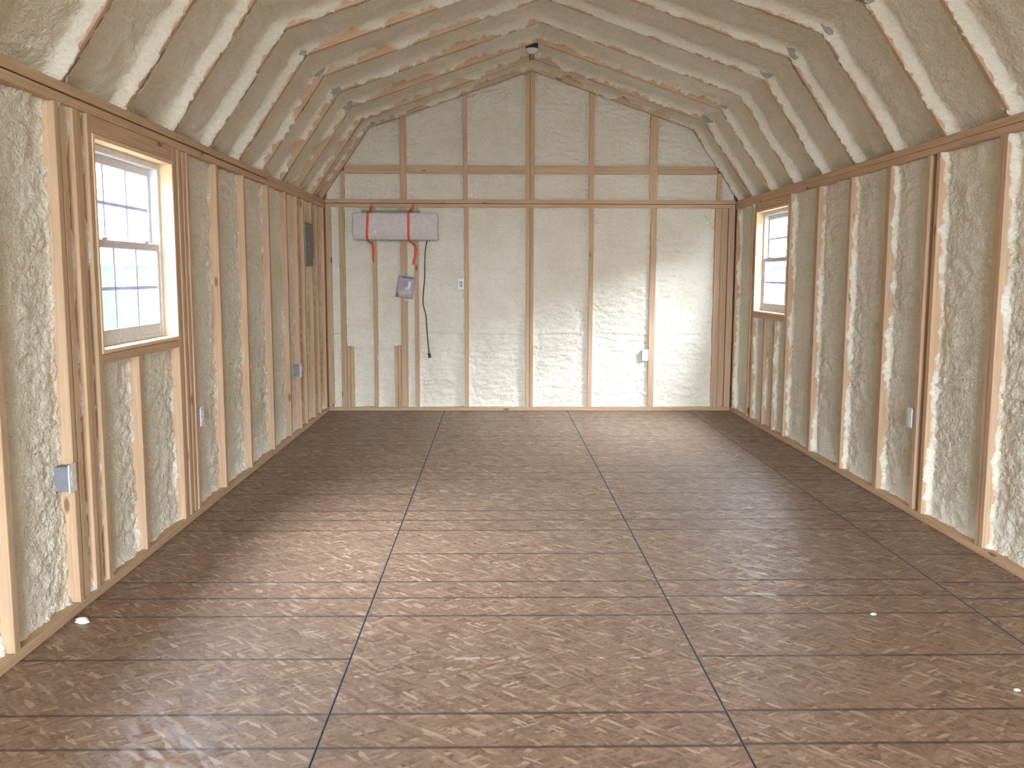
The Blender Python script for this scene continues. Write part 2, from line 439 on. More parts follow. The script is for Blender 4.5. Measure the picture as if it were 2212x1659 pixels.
def side_wall(side, studs, win, cripples):
    w_ = wall_l if side == 'L' else wall_r
    full = sorted(studs)
    for a, b, ins in full: sboard(side, 'stud', a, b, PLT, TP1, ins)
    for (a, b, _), (c, d, _) in zip(full[:-1], full[1:]):
        if c - b < .012 or (side == 'R' and abs(b - 4.909) < .01): continue      # the open slot in the double stud
        if abs(b - win[0]) < .01 or (b <= win[0] + .01 and c >= win[1] - .01):
            # window bay: sill, header, cripples and foam below
            sboard(side, 'window_header', win[0] + .0005, win[1] - .0005, win[3] + .001, TP1 - .0005, .002)
            sboard(side, 'rough_sill', win[0] + .0005, win[1] - .0005, win[2] - .039, win[2] - .001, .001)
            cr = [(win[0], win[0])] + [(x, y) for x, y in cripples] + [(win[1], win[1])]
            for x, y in cripples: sboard(side, 'cripple_stud', x, y, PLT, win[2] - .04, .002)
            for (q0, q1), (r0, r1) in zip(cr[:-1], cr[1:]): sfoam(side, q1, r0, PLT, win[2] - .039)
        else: sfoam(side, b, c, PLT, TP1)

_back = [(YF + .001, YF + .039, 0)] + [(2.425 - .61 * k, 2.463 - .61 * k, 0) for k in range(0, 12) if 2.425 - .61 * k > YF + .1]
Lst = _back + [(3.044, 3.082, 0),
       (3.545, 3.583, 0), (3.600, 3.638, .004), (3.700, 3.738, .001), (3.742, 3.780, .006), (3.822, 3.860, 0),
       (4.800, 4.838, .001), (4.842, 4.880, .006), (4.884, 4.922, 0), (4.966, 5.004, .004), (5.020, 5.058, 0),
       (5.538, 5.576, 0), (6.125, 6.163, 0), (6.772, 6.810, 0), (7.344, 7.382, 0), (7.735, 7.773, 0), (7.990, 8.028, 0),
       (8.345, 8.383, .002), (8.600, 8.638, 0), (8.925, 8.963, .003)]
Rst = _back + [(3.03, 3.068, 0),
       (3.635, 3.673, 0), (4.233, 4.271, 0), (4.274, 4.312, .003), (4.871, 4.909, 0), (4.975, 5.013, -.002), (5.475, 5.513, 0), (5.516, 5.545, .004),
       (6.073, 6.118, 0), (6.683, 6.721, 0), (6.724, 6.762, .004), (7.318, 7.36, 0), (8.275, 8.313, 0), (8.400, 8.438, .002), (8.925, 8.963, 0)]
side_wall('L', Lst, WL, [(4.255, 4.293)])
_R = [s for s in Rst]
side_wall('R', _R, WR, [(7.640, 7.678), (7.925, 7.965)])

# plates: bottom, top, and the upper plate in two lengths (a lifted joint on each side)
for side in 'LR':
    sboard(side, 'bottom_plate', YF, YB - .001, .0005, PLT - .0005, 0)
    if side == 'L':
        sboard(side, 'top_plate', YF, YB - .001, TP1 + .0005, 2.0195, 0)
        a = sboard(side, 'upper_plate', YF, 6.80, 2.0245, 2.0625, 0); a.rotation_euler[0] += .0006
        sboard(side, 'upper_plate', 6.805, YB - .001, 2.020, TP2, .001)
    else:
        sboard(side, 'top_plate', YF, 4.655, TP1 + .0005, 2.0195, 0)
        sboard(side, 'top_plate', 4.659, YB - .001, TP1 + .0005, 2.0195, .001)
        a = sboard(side, 'upper_plate', YF, YB - .001, 2.0235, 2.0615, 0); a.rotation_euler[0] -= .0009

# ------------------------------------------------------------------ gable walls
def roof_z(x, off=0.0):      # inner edge line of the rafters at world x, pushed outwards by off (vertical measure)
    a = abs(x - XC)
    if a <= KNEE[0]: return RIDGE[1] + (KNEE[1] - RIDGE[1]) * a / KNEE[0] + off
    return KNEE[1] + (FOOT[1] - KNEE[1]) * (a - KNEE[0]) / (FOOT[0] - KNEE[0]) + off
def gable_mesh(name, ya, yb, opening=None):
    xs = [-2.09, -1.62, -.0, 1.62, 2.09]
    bm = bmesh.new()
    def prism(poly):
        A = [bm.verts.new((x, ya, z)) for x, z in poly]; B = [bm.verts.new((x, yb, z)) for x, z in poly]
        bm.faces.new(A); bm.faces.new(B[::-1])
        for k in range(len(poly)):
            j = (k + 1) % len(poly); bm.faces.new((A[k], B[k], B[j], A[j]))
    top = [(XC + 2.09, -.3), (XC + 2.09, 2.16), (XC + 1.63, 2.90), (XC, 3.45), (XC - 1.63, 2.90), (XC - 2.09, 2.16), (XC - 2.09, -.3)]
    if opening is None: prism(top)
    else:
        a, b, h = opening
        ga, gb, g0, g1 = ADDED_GWIN; tp = lambda x: 3.45 - .55 / 1.63 * abs(x - XC)
        prism([(XC - 2.09, h), (ga, h), (ga, tp(ga)), (XC - 1.63, 2.90), (XC - 2.09, 2.16)])
        prism([(gb, h), (XC + 2.09, h), (XC + 2.09, 2.16), (XC + 1.63, 2.90), (gb, tp(gb))])
        prism([(ga, h), (gb, h), (gb, g0), (ga, g0)]); prism([(ga, g1), (gb, g1), (gb, tp(gb)), (XC, 3.45), (ga, tp(ga))])
        prism([(XC - 2.09, -.3), (a, -.3), (a, h), (XC - 2.09, h)]); prism([(b, -.3), (XC + 2.09, -.3), (XC + 2.09, h), (b, h)])
    return bm_mesh(name, bm)
wall_b = struct(link('wall_back', gable_mesh('wall_back', YB + DEP, YB + .104), 'sheath'), 'back gable wall of studs and cream spray foam', 'wall')
wall_f = struct(link('wall_front', gable_mesh('wall_front', YF - .104, YF - DEP, DOOR), 'sheath'), 'unseen front gable wall, doorway sized for daylight and loft window added', 'wall')

def bboard(name, x0, x1, z0, z1, ins=0.0, long=None):
    return board(name, wall_b, x0, x1, YB + ins, YB + DEP, z0, z1, 'wood', long)
def bfoam(x0, x1, z0, z1, **kw):
    p = dict(base=.046, face=DEP, cl=(.020, .022), cr=(.012, .018), cv=(.014, .016), dv=.011, ripple=.0115)
    if x1 - x0 < .12: p.update(base=.06, cl=(.004, .02), cr=(.004, .02), lump=.003, ripple=.002)
    if not callable(z1) and z0 < .5 < z1: p['bead'] = .77
    p.update(kw)
    foam('foam_infill', wall_b, (x0, YB + DEP, 0), (1, 0, 0), (0, 0, 1), (0, -1, 0), x1 - x0, z0, z1, **p)
BZ0, BZ1 = 1.989, 2.064
bboard('bottom_plate', XL + .001, XR - .001, .0005, PLT - .0005)
bboard('top_plate', XL + .001, XR - .001, BZ0, 2.0245, .004)
bboard('gable_plate', XL + .001, XR - .001, 2.028, BZ1, -.002)
Bst = [(-1.749, -1.697, .001), (-1.621, -1.568, 0), (-1.300, -1.258, .004), (-1.032, -.965, 0), (-.897, -.853, 0), (-.408, -.366, 0),
       (.192, .230, .002), (.232, .266, 0), (.810, .852, 0), (1.408, 1.466, 0), (2.040, 2.098, .001), (2.101, 2.164, .006), (2.170, 2.231, 0)]
for a, b, i in Bst: bboard('stud', a, b, PLT, BZ0 - .0005, i)
crip = [(-1.566, -1.534, .64, .002), (-1.532, -1.497, .635, 0), (-1.098, -1.068, .645, .003), (-1.066, -1.034, .648, 0)]
for a, b, h, i in crip: bboard('cripple_stud', a, b, PLT, h, i)
for (a, b, _), (c, d, _) in zip(Bst[:-1], Bst[1:]):
    if c - b < .012: continue
    if abs(b + 1.568) < .01: bfoam(b, c, .62, BZ0); bfoam(-1.497, c, PLT, .635, bead=None)
    elif abs(c + 1.032) < .01: bfoam(b, c, .62, BZ0); bfoam(b, -1.098, PLT, .64, bead=None, cl=(.04, .02))
    else: bfoam(b, c, PLT, BZ0)
Gst = [(-1.597, -1.560, 0), (-1.024, -.962, 0), (-.418, -.374, 0), (.188, .228, .003), (.230, .272, 0), (.800, .848, 0), (1.388, 1.464, 0), (2.050, 2.088, 0)]
RZ = lambda x: roof_z(x, .0)
for a, b, i in Gst:
    bboard('gable_stud', a, b, BZ1, min(RZ(a), RZ(b)) + .02, i)
ge = [(XL + .02, XL + .02, 0)] + Gst + [(XR - .02, XR - .02, 0)]
for k, ((a, b, _), (c, d, _)) in enumerate(zip(ge[:-1], ge[1:])):
    if c - b < .012: continue
    zb0, zb1 = 2.309, 2.388
    lo = min(RZ(b), RZ(c))
    if lo > zb1 + .02 or (0 < k < len(ge) - 2 and max(RZ(b), RZ(c)) > 2.6):
        bboard('blocking', b, c, zb0, zb1, .006)
        bfoam(b, c, BZ1, zb0, cv=(.02, .02))
        bfoam(b, c, zb1, (lambda b_: (lambda u: RZ(b_ + u) + .05))(b), cv=(.02, .02))
    else:
        bfoam(b, c, BZ1, (lambda b_: (lambda u: RZ(b_ + u) + .03))(b))
# front wall (behind the camera): studs and foam around the doorway
for a, b in ((XL, DOOR[0]), (DOOR[1], XR)):
    n = max(1, round((b - a) / .61)); st = [a + (b - a - .038) * k / n for k in range(n + 1)]
    for s_ in st: board('stud', wall_f, s_, s_ + .038, YF - DEP, YF, 0, 2.1, 'wood')
    for s0, s1 in zip(st[:-1], st[1:]):
        foam('foam_infill', wall_f, (s0 + .038, YF - DEP, 0), (1, 0, 0), (0, 0, 1), (0, 1, 0), s1 - s0 - .038, 0, 2.1, .045, DEP, du=.05, dv=.05)
board('door_header', wall_f, XL, XR, YF - DEP, YF, 2.10, 2.24, 'wood')
for fa, fb, fz0, fz1 in ((XL, ADDED_GWIN[0], 2.24, None), (ADDED_GWIN[1], XR, 2.24, None), (ADDED_GWIN[0], ADDED_GWIN[1], 2.24, ADDED_GWIN[2]), (ADDED_GWIN[0], ADDED_GWIN[1], ADDED_GWIN[3], None)):
    foam('foam_infill', wall_f, (fa, YF - DEP, 0), (1, 0, 0), (0, 0, 1), (0, 1, 0), fb - fa, fz0, fz1 if fz1 else (lambda a_: (lambda u: RZ(a_ + u) + .05))(fa), .045, DEP, du=.06, dv=.06)

# ------------------------------------------------------------------ ceiling: gambrel roof
def sub(a, b): return (a[0] - b[0], a[1] - b[1])
def unit(v): l = math.hypot(*v); return (v[0] / l, v[1] / l), l
dLo, lLo = unit(sub(KNEE, FOOT)); dUp, lUp = unit(sub(RIDGE, KNEE))
nLo = (dLo[1], -dLo[0]); nUp = (dUp[1], -dUp[0])          # outward normals (right half profile)
bm = bmesh.new()
for s in (1, -1):
    for (P, d, n, L, e0, e1) in ((FOOT, dLo, nLo, lLo, .18, .07), (KNEE, dUp, nUp, lUp, .07, .05)):
        c = [(P[0] + n[0] * k + d[0] * t, P[1] + n[1] * k + d[1] * t) for k, t in ((RD, -e0), (RD, L + e1), (RD + .015, L + e1), (RD + .015, -e0))]
        A = [bm.verts.new((XC + s * x, YF - .15, z)) for x, z in c]; B = [bm.verts.new((XC + s * x, YB + .15, z)) for x, z in c]
        bm.faces.new(A); bm.faces.new(B[::-1])
        for k in range(4): bm.faces.new((A[k], B[k], B[(k + 1) % 4], A[(k + 1) % 4]))
ceil = struct(link('ceiling', bm_mesh('ceiling', bm), 'sheath'), 'gambrel roof underside of foam-filled rafters', 'ceiling')

def rafter(s, P, d, n, L, y, t=.038):
    cx_, cz_ = P[0] + d[0] * L / 2 + n[0] * RD / 2, P[1] + d[1] * L / 2 + n[1] * RD / 2
    me = board_mesh(RD, t, L)
    ob = link('rafter', me, 'wood', ceil, (XC + s * cx_, y + t / 2, cz_), (0, math.atan2(s * d[0], d[1]), 0))
RY = [4.245 + .6096 * k for k in range(-15, 8)]           # near faces of the rafters
RY = [y for y in RY if y > YF + .1]
RY = [YF] + RY + [YB - .036]
tb = RD * math.tan(math.radians(18)) / 2
for y in RY:
    for s in (1, -1):
        rafter(s, (FOOT[0], FOOT[1] + .004), dLo, nLo, lLo, y); rafter(s, KNEE, dUp, nUp, lUp, y)
for k, (ya, yb) in enumerate(zip(RY[:-1], RY[1:])):
    y0, y1 = ya + .038, yb
    if y1 - y0 < .05: continue
    coarse = y1 < 2.9
    for s in (1, -1):
        for (P, d, n, L, e0, e1, up) in ((FOOT, dLo, nLo, lLo, .06, .065, 0), (KNEE, dUp, nUp, lUp, .065, .05, 1)):
            O = (XC + s * (P[0] + n[0] * RD), y0, P[1] + n[1] * RD)
            prm = dict(base=.076, face=RD, over=.006, e=.011, lam=.021, lump=.014, ripple=.009, cv=(0, .004),
                       cl=(.040, .045), cr=(.046, .040))
            if s < 0 and not up: prm.update(cr=(.062, .016) if y1 < 6.2 else (.032, .06), cl=(.058, .02), lamr=.015)
            if s < 0 and up: prm.update(cr=(.042, .052), lamr=.016)
            if s > 0 and not up: prm.update(cr=(.062, .012), cl=(.055, .02), lamr=.012)
            if s > 0 and up: prm.update(cr=(.062, .02) if y1 < 7.5 else (.045, .05), lamr=.014)
            if coarse: prm.update(du=.05, dv=.05)
            foam('foam_infill', ceil, O, (0, 1, 0), (s * d[0], 0, d[1]), (-s * n[0], 0, -n[1]), y1 - y0, -e0, L + e1, **prm)
# steel gusset plates peeking out of the foam at the knees
for y in RY[1:-1]:
    if y < 4.5: continue
    for s in (1, -1):
        if random.random() < .15: continue
        a = random.uniform(.04, .07); b = random.uniform(.03, .055)
        bm = bmesh.new(); m_ = 11
        ring = [(a * (1 + random.uniform(-.35, .2)) * math.cos(2 * PI * q / m_), b * (1 + random.uniform(-.35, .2)) * math.sin(2 * PI * q / m_)) for q in range(m_)]
        A = [bm.verts.new((x, -.016, z)) for x, z in ring]; B = [bm.verts.new((x, .003, z)) for x, z in ring]
        bm.faces.new(A); bm.faces.new(B[::-1])
        for q in range(m_): bm.faces.new((A[q], B[q], B[(q + 1) % m_], A[(q + 1) % m_]))
        link('gusset_plate', bm_mesh('gusset_plate', bm), 'galv', ceil, (XC + s * (KNEE[0] + .030), y, KNEE[1] + .028), (0, s * math.radians(38), 0))

# ------------------------------------------------------------------ windows
def window(name, label, side, win):
    y0, y1, z0, z1 = win
    X = lambda d: sx(side, d)
    root = struct(link(name, None, loc=(X(.07), (y0 + y1) / 2, z0)), label, 'window')
    def bx(nm, par, d0, d1, a, b, c, d, mat, bv=.002):
        return box_part(nm, par, min(X(d0), X(d1)), max(X(d0), X(d1)), a, b, c, d, mat, bv, 1)
    J = .020
    def jb(a, b, c, d, long):
        board('jamb_board', root, min(X(-.004), X(.075)), max(X(-.004), X(.075)), a, b, c, d, 'jamb', long)
    jb(y0 + .001, y0 + J, z0 + .001, z1 - .001, 2); jb(y1 - J, y1 - .001, z0 + .001, z1 - .001, 2)
    jb(y0 + J, y1 - J, z1 - J, z1 - .001, 1); jb(y0 + J, y1 - J, z0 + .001, z0 + J, 1)
    ya, yb, za, zb = y0 + J, y1 - J, z0 + J, z1 - J
    F = .030
    fr = link('frame', None, None, root, (X(.09), (ya + yb) / 2, za))
    for a, b, c, d in ((ya, ya + F, za, zb), (yb - F, yb, za, zb), (ya + F, yb - F, zb - F, zb), (ya + F, yb - F, za, za + .022)):
        bx('frame_member', fr, .062, .135, a, b, c, d, 'vinyl')
    zm = (za + zb) / 2 + .015
    ya += F; yb -= F
    def sash(nm, d0, d1, zlo, zhi, bot, top):
        S = .034
        s_ = link(nm, None, None, root, (X((d0 + d1) / 2), (ya + yb) / 2, zlo))
        bx('stile', s_, d0, d1, ya + .001, ya + S, zlo, zhi, 'vinyl'); bx('stile', s_, d0, d1, yb - S, yb - .001, zlo, zhi, 'vinyl')
        bx('rail', s_, d0, d1, ya + S, yb - S, zlo, zlo + bot, 'vinyl'); bx('rail', s_, d0, d1, ya + S, yb - S, zhi - top, zhi, 'vinyl')
        m = (d0 + d1) / 2
        bx('pane', s_, m - .004, m + .004, ya + S - .004, yb - S + .004, zlo + bot - .004, zhi - top + .004, 'glass', 0)
        for k in (1, 2):
            c = ya + S + (yb - ya - 2 * S) * k / 3
            bx('muntin', s_, m - .0075, m - .0045, c - .008, c + .008, zlo + bot, zhi - top, 'grille', 0)
        c = zlo + bot + (zhi - top - zlo - bot) * .5
        bx('muntin', s_, m - .0080, m - .0050, ya + S, yb - S, c - .008, c + .008, 'grille', 0)
        return s_
    sash('upper_sash', .100, .128, zm - .018, zb - F + .004, .034, .042)
    lo = sash('lower_sash', .066, .094, za + .020, zm + .018, .052, .036)
    for f_ in (.22, .80):
        yy = ya + (yb - ya) * f_
        bx('sash_lock', root, .060, .098, yy - .03, yy + .03, zm + .018, zm + .032, 'vinyl', .005)
    return root
window('window_1', 'white vinyl double-hung window in the left foam wall', 'L', WL)
window('window_2', 'white vinyl double-hung window in the right wall near back corner', 'R', WR)

# ------------------------------------------------------------------ outside
bm = bmesh.new(); bm_box(bm, -60, 60, -60, 60, -.6, -.45)
struct(link('ground', bm_mesh('ground', bm), 'gravel'), 'pale gravel ground outside the windows', 'ground')

# ================================================================== THINGS
# ------------------------------------------------------------------ wall-mounted air conditioner head in its wrapping
ax0, ax1, az0, az1, ay0 = -1.459, -.654, 1.672, 1.924, 8.80
ac = thing('air_conditioner', 'white wrapped wall air conditioner unit strapped high on the back wall', 'air conditioner', ((ax0 + ax1) / 2, 8.9, az0))
bm = bmesh.new(); W2, D2, H2 = (ax1 - ax0) / 2, .094, (az1 - az0) / 2
bm_box(bm, -W2, W2, -D2, D2, -H2, H2)
bmesh.ops.subdivide_edges(bm, edges=list(bm.edges), cuts=7, use_grid_fill=True)
for v in bm.verts:
    x, y, z = v.co
    if y < 0 and z < 0: v.co.y += .035 * (-z / H2) ** 2 * (-y / D2)
    if y < 0 and z > 0: v.co.y += .012 * (z / H2) ** 3 * (-y / D2)
    n = math.sin(x * 31 + z * 17) * math.sin(z * 41 + y * 23 + 1)
    v.co.y += .0022 * n; v.co.z += .0018 * math.sin(x * 43 + y * 15); v.co.x += .002 * math.sin(z * 37 + 2 * y)
me = bm_mesh('wrapped_body', bm)
body = link('wrapped_body', me, 'wrap', ac, ((ax0 + ax1) / 2, ay0 + D2, (az0 + az1) / 2))
mo = body.modifiers.new('round', 'BEVEL'); mo.width = .016; mo.segments = 3; mo.limit_method = 'ANGLE'; mo.angle_limit = .9
for p in me.polygons: p.use_smooth = True
box_part('mounting_plate', ac, ax0 + .06, ax1 - .18, 8.991, 9.003, az0 + .03, az1 + .036, 'galv', .002, 1)
bm = bmesh.new()
vs = [bm.verts.new(p) for p in ((-.004, 0, .03), (.014, 0, -.004), (.012, 0, -.012), (-.006, 0, -.008))]
bm.faces.new(vs); r_ = bmesh.ops.extrude_face_region(bm, geom=list(bm.faces))
bmesh.ops.translate(bm, vec=(0, -.003, 0), verts=[g for g in r_['geom'] if isinstance(g, bmesh.types.BMVert)])
link('torn_flap', bm_mesh('torn_flap', bm), 'scrap', ac, (-1.245, ay0 + .004, 1.742))

def ribbon(name, pts, wd, th, mat, tw=None):
    """flat webbing along pts (list of (x,y,z)); width along x, thickness along the normal in the yz plane."""
    P = [Vector(p) for p in pts]; c0 = P[0].copy(); bm = bmesh.new(); rows = []
    for k, p in enumerate(P):
        t = (P[min(k + 1, len(P) - 1)] - P[max(k - 1, 0)]).normalized()
        a = tw[k] if tw else 0
        wv = Vector((1, 0, 0)); wv = (wv - t * wv.dot(t)).normalized(); nv = t.cross(wv).normalized()
        wv2 = wv * math.cos(a) + nv * math.sin(a); nv2 = t.cross(wv2).normalized()
        q = p - c0
        rows.append([bm.verts.new(q + wv2 * sx_ * wd / 2 + nv2 * sn * th / 2) for sx_, sn in ((-1, -1), (1, -1), (1, 1), (-1, 1))])
    for r0, r1 in zip(rows[:-1], rows[1:]):
        for i in range(4): bm.faces.new((r0[i], r0[(i + 1) % 4], r1[(i + 1) % 4], r1[i]))
    bm.faces.new(rows[0]); bm.faces.new(rows[-1][::-1])
    return link(name, bm_mesh(name, bm), mat, loc=tuple(c0))
yf = ay0 - .004
s1 = ribbon('strap', [(-1.300, 8.998, 2.014), (-1.302, 8.985, 1.985), (-1.306, 8.90, 1.945), (-1.310, yf + .016, 1.929), (-1.312, yf + .002, 1.912), (-1.318, yf, 1.80), (-1.324, yf + .012, 1.722), (-1.325, yf + .034, 1.678), (-1.322, yf + .055, 1.662),
                      (-1.298, 8.90, 1.648), (-1.290, 8.955, 1.632), (-1.284, 8.962, 1.600), (-1.288, 8.963, 1.545), (-1.290, 8.966, 1.50), (-1.286, 8.972, 1.455)],
            .023, .0025, 'orange', [0, 0, 0, 0, 0, 0, 0, 0, 0, .2, .4, .1, .3, .7, 1.1])
tag(s1, 'orange strap round the left end of wrapped air conditioner', 'strap', 'orange straps')
s2 = ribbon('strap', [(-.893, 8.996, 2.012), (-.905, 8.985, 1.990), (-.922, 8.90, 1.948), (-.927, yf + .016, 1.929), (-.928, yf + .002, 1.912), (-.929, yf, 1.80), (-.930, yf + .012, 1.722), (-.930, yf + .034, 1.678), (-.925, yf + .055, 1.662),
                      (-.900, 8.90, 1.645), (-.880, 8.955, 1.615), (-.872, 8.962, 1.590), (-.880, 8.963, 1.535), (-.895, 8.966, 1.48), (-.900, 8.970, 1.44)],
            .024, .0025, 'orange', [.3, .2, 0, 0, 0, 0, 0, 0, 0, .2, .5, .2, .1, .3, .3])
tag(s2, 'orange strap round the air conditioner, nearer the hanging grey cord', 'strap', 'orange straps')

def tube(name, pts, r, mat, parent=None, seg=8, sub=6):
    P = [Vector(p) for p in pts]; Q = []
    for k in range(len(P) - 1):
        a, b, c, d = P[max(k - 1, 0)], P[k], P[k + 1], P[min(k + 2, len(P) - 1)]
        for j in range(sub):
            t = j / sub
            Q.append(.5 * ((2 * b) + (c - a) * t + (2 * a - 5 * b + 4 * c - d) * t * t + (3 * b - a - 3 * c + d) * t ** 3))
    Q.append(P[-1]); c0 = Q[0].copy(); bm = bmesh.new(); rows = []
    for k, p in enumerate(Q):
        t = (Q[min(k + 1, len(Q) - 1)] - Q[max(k - 1, 0)]).normalized()
        n = t.cross(Vector((0, 1, 0))).normalized(); b = t.cross(n).normalized()
        rows.append([bm.verts.new(p - c0 + (n * math.cos(2 * PI * i / seg) + b * math.sin(2 * PI * i / seg)) * r) for i in range(seg)])
    for r0, r1 in zip(rows[:-1], rows[1:]):
        for i in range(seg): bm.faces.new((r0[i], r0[(i + 1) % seg], r1[(i + 1) % seg], r1[i]))
    bm.faces.new(rows[0]); bm.faces.new(rows[-1][::-1])
    ob = link(name, bm_mesh(name, bm), mat, parent, tuple(c0))
    for p in ob.data.polygons: p.use_smooth = True
    return ob
cr = thing('power_cord', 'thin dark grey cord hanging below the wrapped air conditioner', 'cord', (-.77, 8.97, .53))
tube('cable', [(-.763, 8.945, 1.664), (-.770, 8.955, 1.645), (-.783, 8.975, 1.58), (-.790, 8.978, 1.49), (-.793, 8.978, 1.31), (-.806, 8.978, 1.18), (-.811, 8.978, 1.09), (-.803, 8.978, 1.02), (-.785, 8.978, .95), (-.775, 8.978, .80), (-.766, 8.978, .68), (-.757, 8.978, .57)], .0055, 'cord', cr)
tube('plug', [(-.757, 8.978, .575), (-.752, 8.975, .55), (-.748, 8.972, .532)], .015, 'cord', cr)

# ------------------------------------------------------------------ bag with booklet
bg_ = thing('plastic_bag', 'tilted clear plastic bag with booklet hung on back wall stud', 'bag', (-.98, 8.98, 1.10))
def tilt(pts2, y, th, name, mat, puff=0.0, nx=10, nz=10):
    """quad in wall plane (corner order bl, br, tr, tl), pillowed by puff towards the room."""
    bl, br, tr, tl = [Vector((p[0], 0, p[1])) for p in pts2]
    c0 = (bl + br + tr + tl) / 4; bm = bmesh.new(); G = {}
    for side in (0, 1):
        for i in range(nx + 1):
            for j in range(nz + 1):
                u, v = i / nx, j / nz
                p = (bl * (1 - u) + br * u) * (1 - v) + (tl * (1 - u) + tr * u) * v - c0
                k = (math.sin(PI * u) * math.sin(PI * v)) ** .5 if puff else 0
                wr = puff * .18 * math.sin(u * 17 + v * 9) * math.sin(v * 13 - u * 5)
                G[side, i, j] = bm.verts.new((p.x, (-th - puff * k + wr * k) if side else 0, p.z))
    for i in range(nx):
        for j in range(nz):
            for s_ in (0, 1): bm.faces.new([G[s_, i, j], G[s_, i + 1, j], G[s_, i + 1, j + 1], G[s_, i, j + 1]])
    for i in range(nx):
        for j in (0, nz): bm.faces.new([G[0, i, j], G[0, i + 1, j], G[1, i + 1, j], G[1, i, j]])
    for j in range(nz):
        for i in (0, nx): bm.faces.new([G[0, i, j], G[0, i, j + 1], G[1, i, j + 1], G[1, i, j]])
    ob = link(name, bm_mesh(name, bm), mat, bg_, (c0.x, y, c0.z))
    for p in ob.data.polygons: p.use_smooth = bool(puff)
    return ob
tilt(((-1.082, 1.128), (-.915, 1.105), (-.884, 1.318), (-1.048, 1.334)), 8.995, .004, 'bag', 'bag', .022)
tilt(((-1.014, 1.311), (-.895, 1.296), (-.893, 1.310), (-1.012, 1.326)), 8.977, .002, 'printed_header', 'bagdark', 0, 2, 2)
tilt(((-1.006, 1.225), (-.955, 1.222), (-.952, 1.280), (-.998, 1.284)), 8.964, .0016, 'printed_mark', 'bagmark', 0, 2, 2)
tilt(((-1.050, 1.142), (-.920, 1.158), (-.914, 1.198), (-1.040, 1.182)), 8.966, .0025, 'booklet', 'paper', 0, 2, 2)
tilt(((-1.078, 1.135), (-1.045, 1.130), (-1.038, 1.166), (-1.070, 1.170)), 8.974, .004, 'printed_corner', 'bagdark', 0, 2, 2)
tilt(((-.990, 1.080), (-.955, 1.080), (-.955, 1.112), (-.990, 1.112)), 8.996, .005, 'hang_tab', 'paper', 0, 2, 2)

# ------------------------------------------------------------------ electrical boxes
def elec_box(label, c, nrm, along, depth, mount, switch=False, name='outlet_box', cat='outlet box'):
    """c: centre of the cover on the stud face plane; nrm: into the room; along: horizontal wall direction."""
    root = thing(name, label, cat, c, 'electrical boxes on the stud walls')
    n, a = Vector(nrm), Vector(along)
    def bx(nm, w_, h, d0, d1, mat, bv=.002, par=root, off=(0, 0)):
        p0 = Vector(c) + a * (off[0] - w_ / 2) + n * d0 + Vector((0, 0, off[1] - h / 2)); p1 = Vector(c) + a * (off[0] + w_ / 2) + n * d1 + Vector((0, 0, off[1] + h / 2))
        lo = [min(x, y) for x, y in zip(p0, p1)]; hi = [max(x, y) for x, y in zip(p0, p1)]
        return box_part(nm, par, lo[0], hi[0], lo[1], hi[1], lo[2], hi[2], mat, bv, 1)
    bx('back_box', .052, .096, -depth, .006, 'boxgrey')
    cv = bx('cover', .062, .112, .006, .012, 'plastic', .002)
    if switch:
        bx('toggle', .010, .026, .012, .022, 'porcelain', .001, cv)
        bx('rocker_frame', .026, .05, .012, .0135, 'boxgrey', 0, cv)
    else:
        for z in (-.02, .02): bx('socket_face', .030, .026, .012, .0135, 'porcelain', .0004, cv, (0, z))
    return root
elec_box('pale outlet box on stud left of the big left window', (XL, 3.512, .550), (1, 0, 0), (0, 1, 0), .075, None)
elec_box('outlet box beside the studs on the far side of left window', (XL, 5.092, .549), (1, 0, 0), (0, 1, 0), .06, None)
elec_box('outlet box near the back end of left wall, below grey panel', (XL, 7.700, .537), (1, 0, 0), (0, 1, 0), .07, None)
elec_box('outlet box on the right wall beside the narrow double stud', (XR, 5.047, .547), (-1, 0, 0), (0, 1, 0), .06, None)
elec_box('white outlet box low on the back wall, right of centre', (1.374, YB, .556), (0, -1, 0), (1, 0, 0), .06, None)
elec_box('white switch box at mid height on the back wall', (-.442, YB, 1.252), (0, -1, 0), (1, 0, 0), .06, None, True, 'switch_box', 'switch box')

# ------------------------------------------------------------------ breaker panel on the left wall
ep = thing('breaker_panel', 'grey metal breaker panel on left wall close to the back corner', 'breaker panel', (XL, 8.187, 1.415))
box_part('panel_cover', ep, XL - .08, XL + .012, 8.034, 8.340, 1.415, 1.790, 'panel', .012, 3)
box_part('panel_door', ep, XL + .012, XL + .018, 8.075, 8.300, 1.470, 1.745, 'panel', .002, 1)
box_part('door_latch', ep, XL + .018, XL + .023, 8.088, 8.100, 1.590, 1.625, 'galv', .001, 1)

# ------------------------------------------------------------------ lamp holder at the ridge
def lathe(name, prof, mat, parent, loc, seg=28):
    bm = bmesh.new(); rows = []
    for r, z in prof:
        rows.append([bm.verts.new((max(r, .0005) * math.cos(2 * PI * i / seg), max(r, .0005) * math.sin(2 * PI * i / seg), z)) for i in range(seg)])
    for a, b in zip(rows[:-1], rows[1:]):
        for i in range(seg): bm.faces.new((a[i], a[(i + 1) % seg], b[(i + 1) % seg], b[i]))
    bm.faces.new(rows[0]); bm.faces.new(rows[-1][::-1])
    ob = link(name, bm_mesh(name, bm), mat, parent, loc)
    for p in ob.data.polygons: p.use_smooth = True
    m = ob.modifiers.new('edge', 'EDGE_SPLIT'); m.split_angle = .7
    return ob
lx, ly = .205, 8.08
lamp = thing('lamp_holder', 'porcelain lamp holder on round navy box at the roof ridge', 'lamp holder', (lx, ly, 3.166))
lathe('junction_box', [(.054, .09), (.054, .0), (.050, -.004), (.01, -.004)], 'navy', lamp, (lx, ly, 3.260))
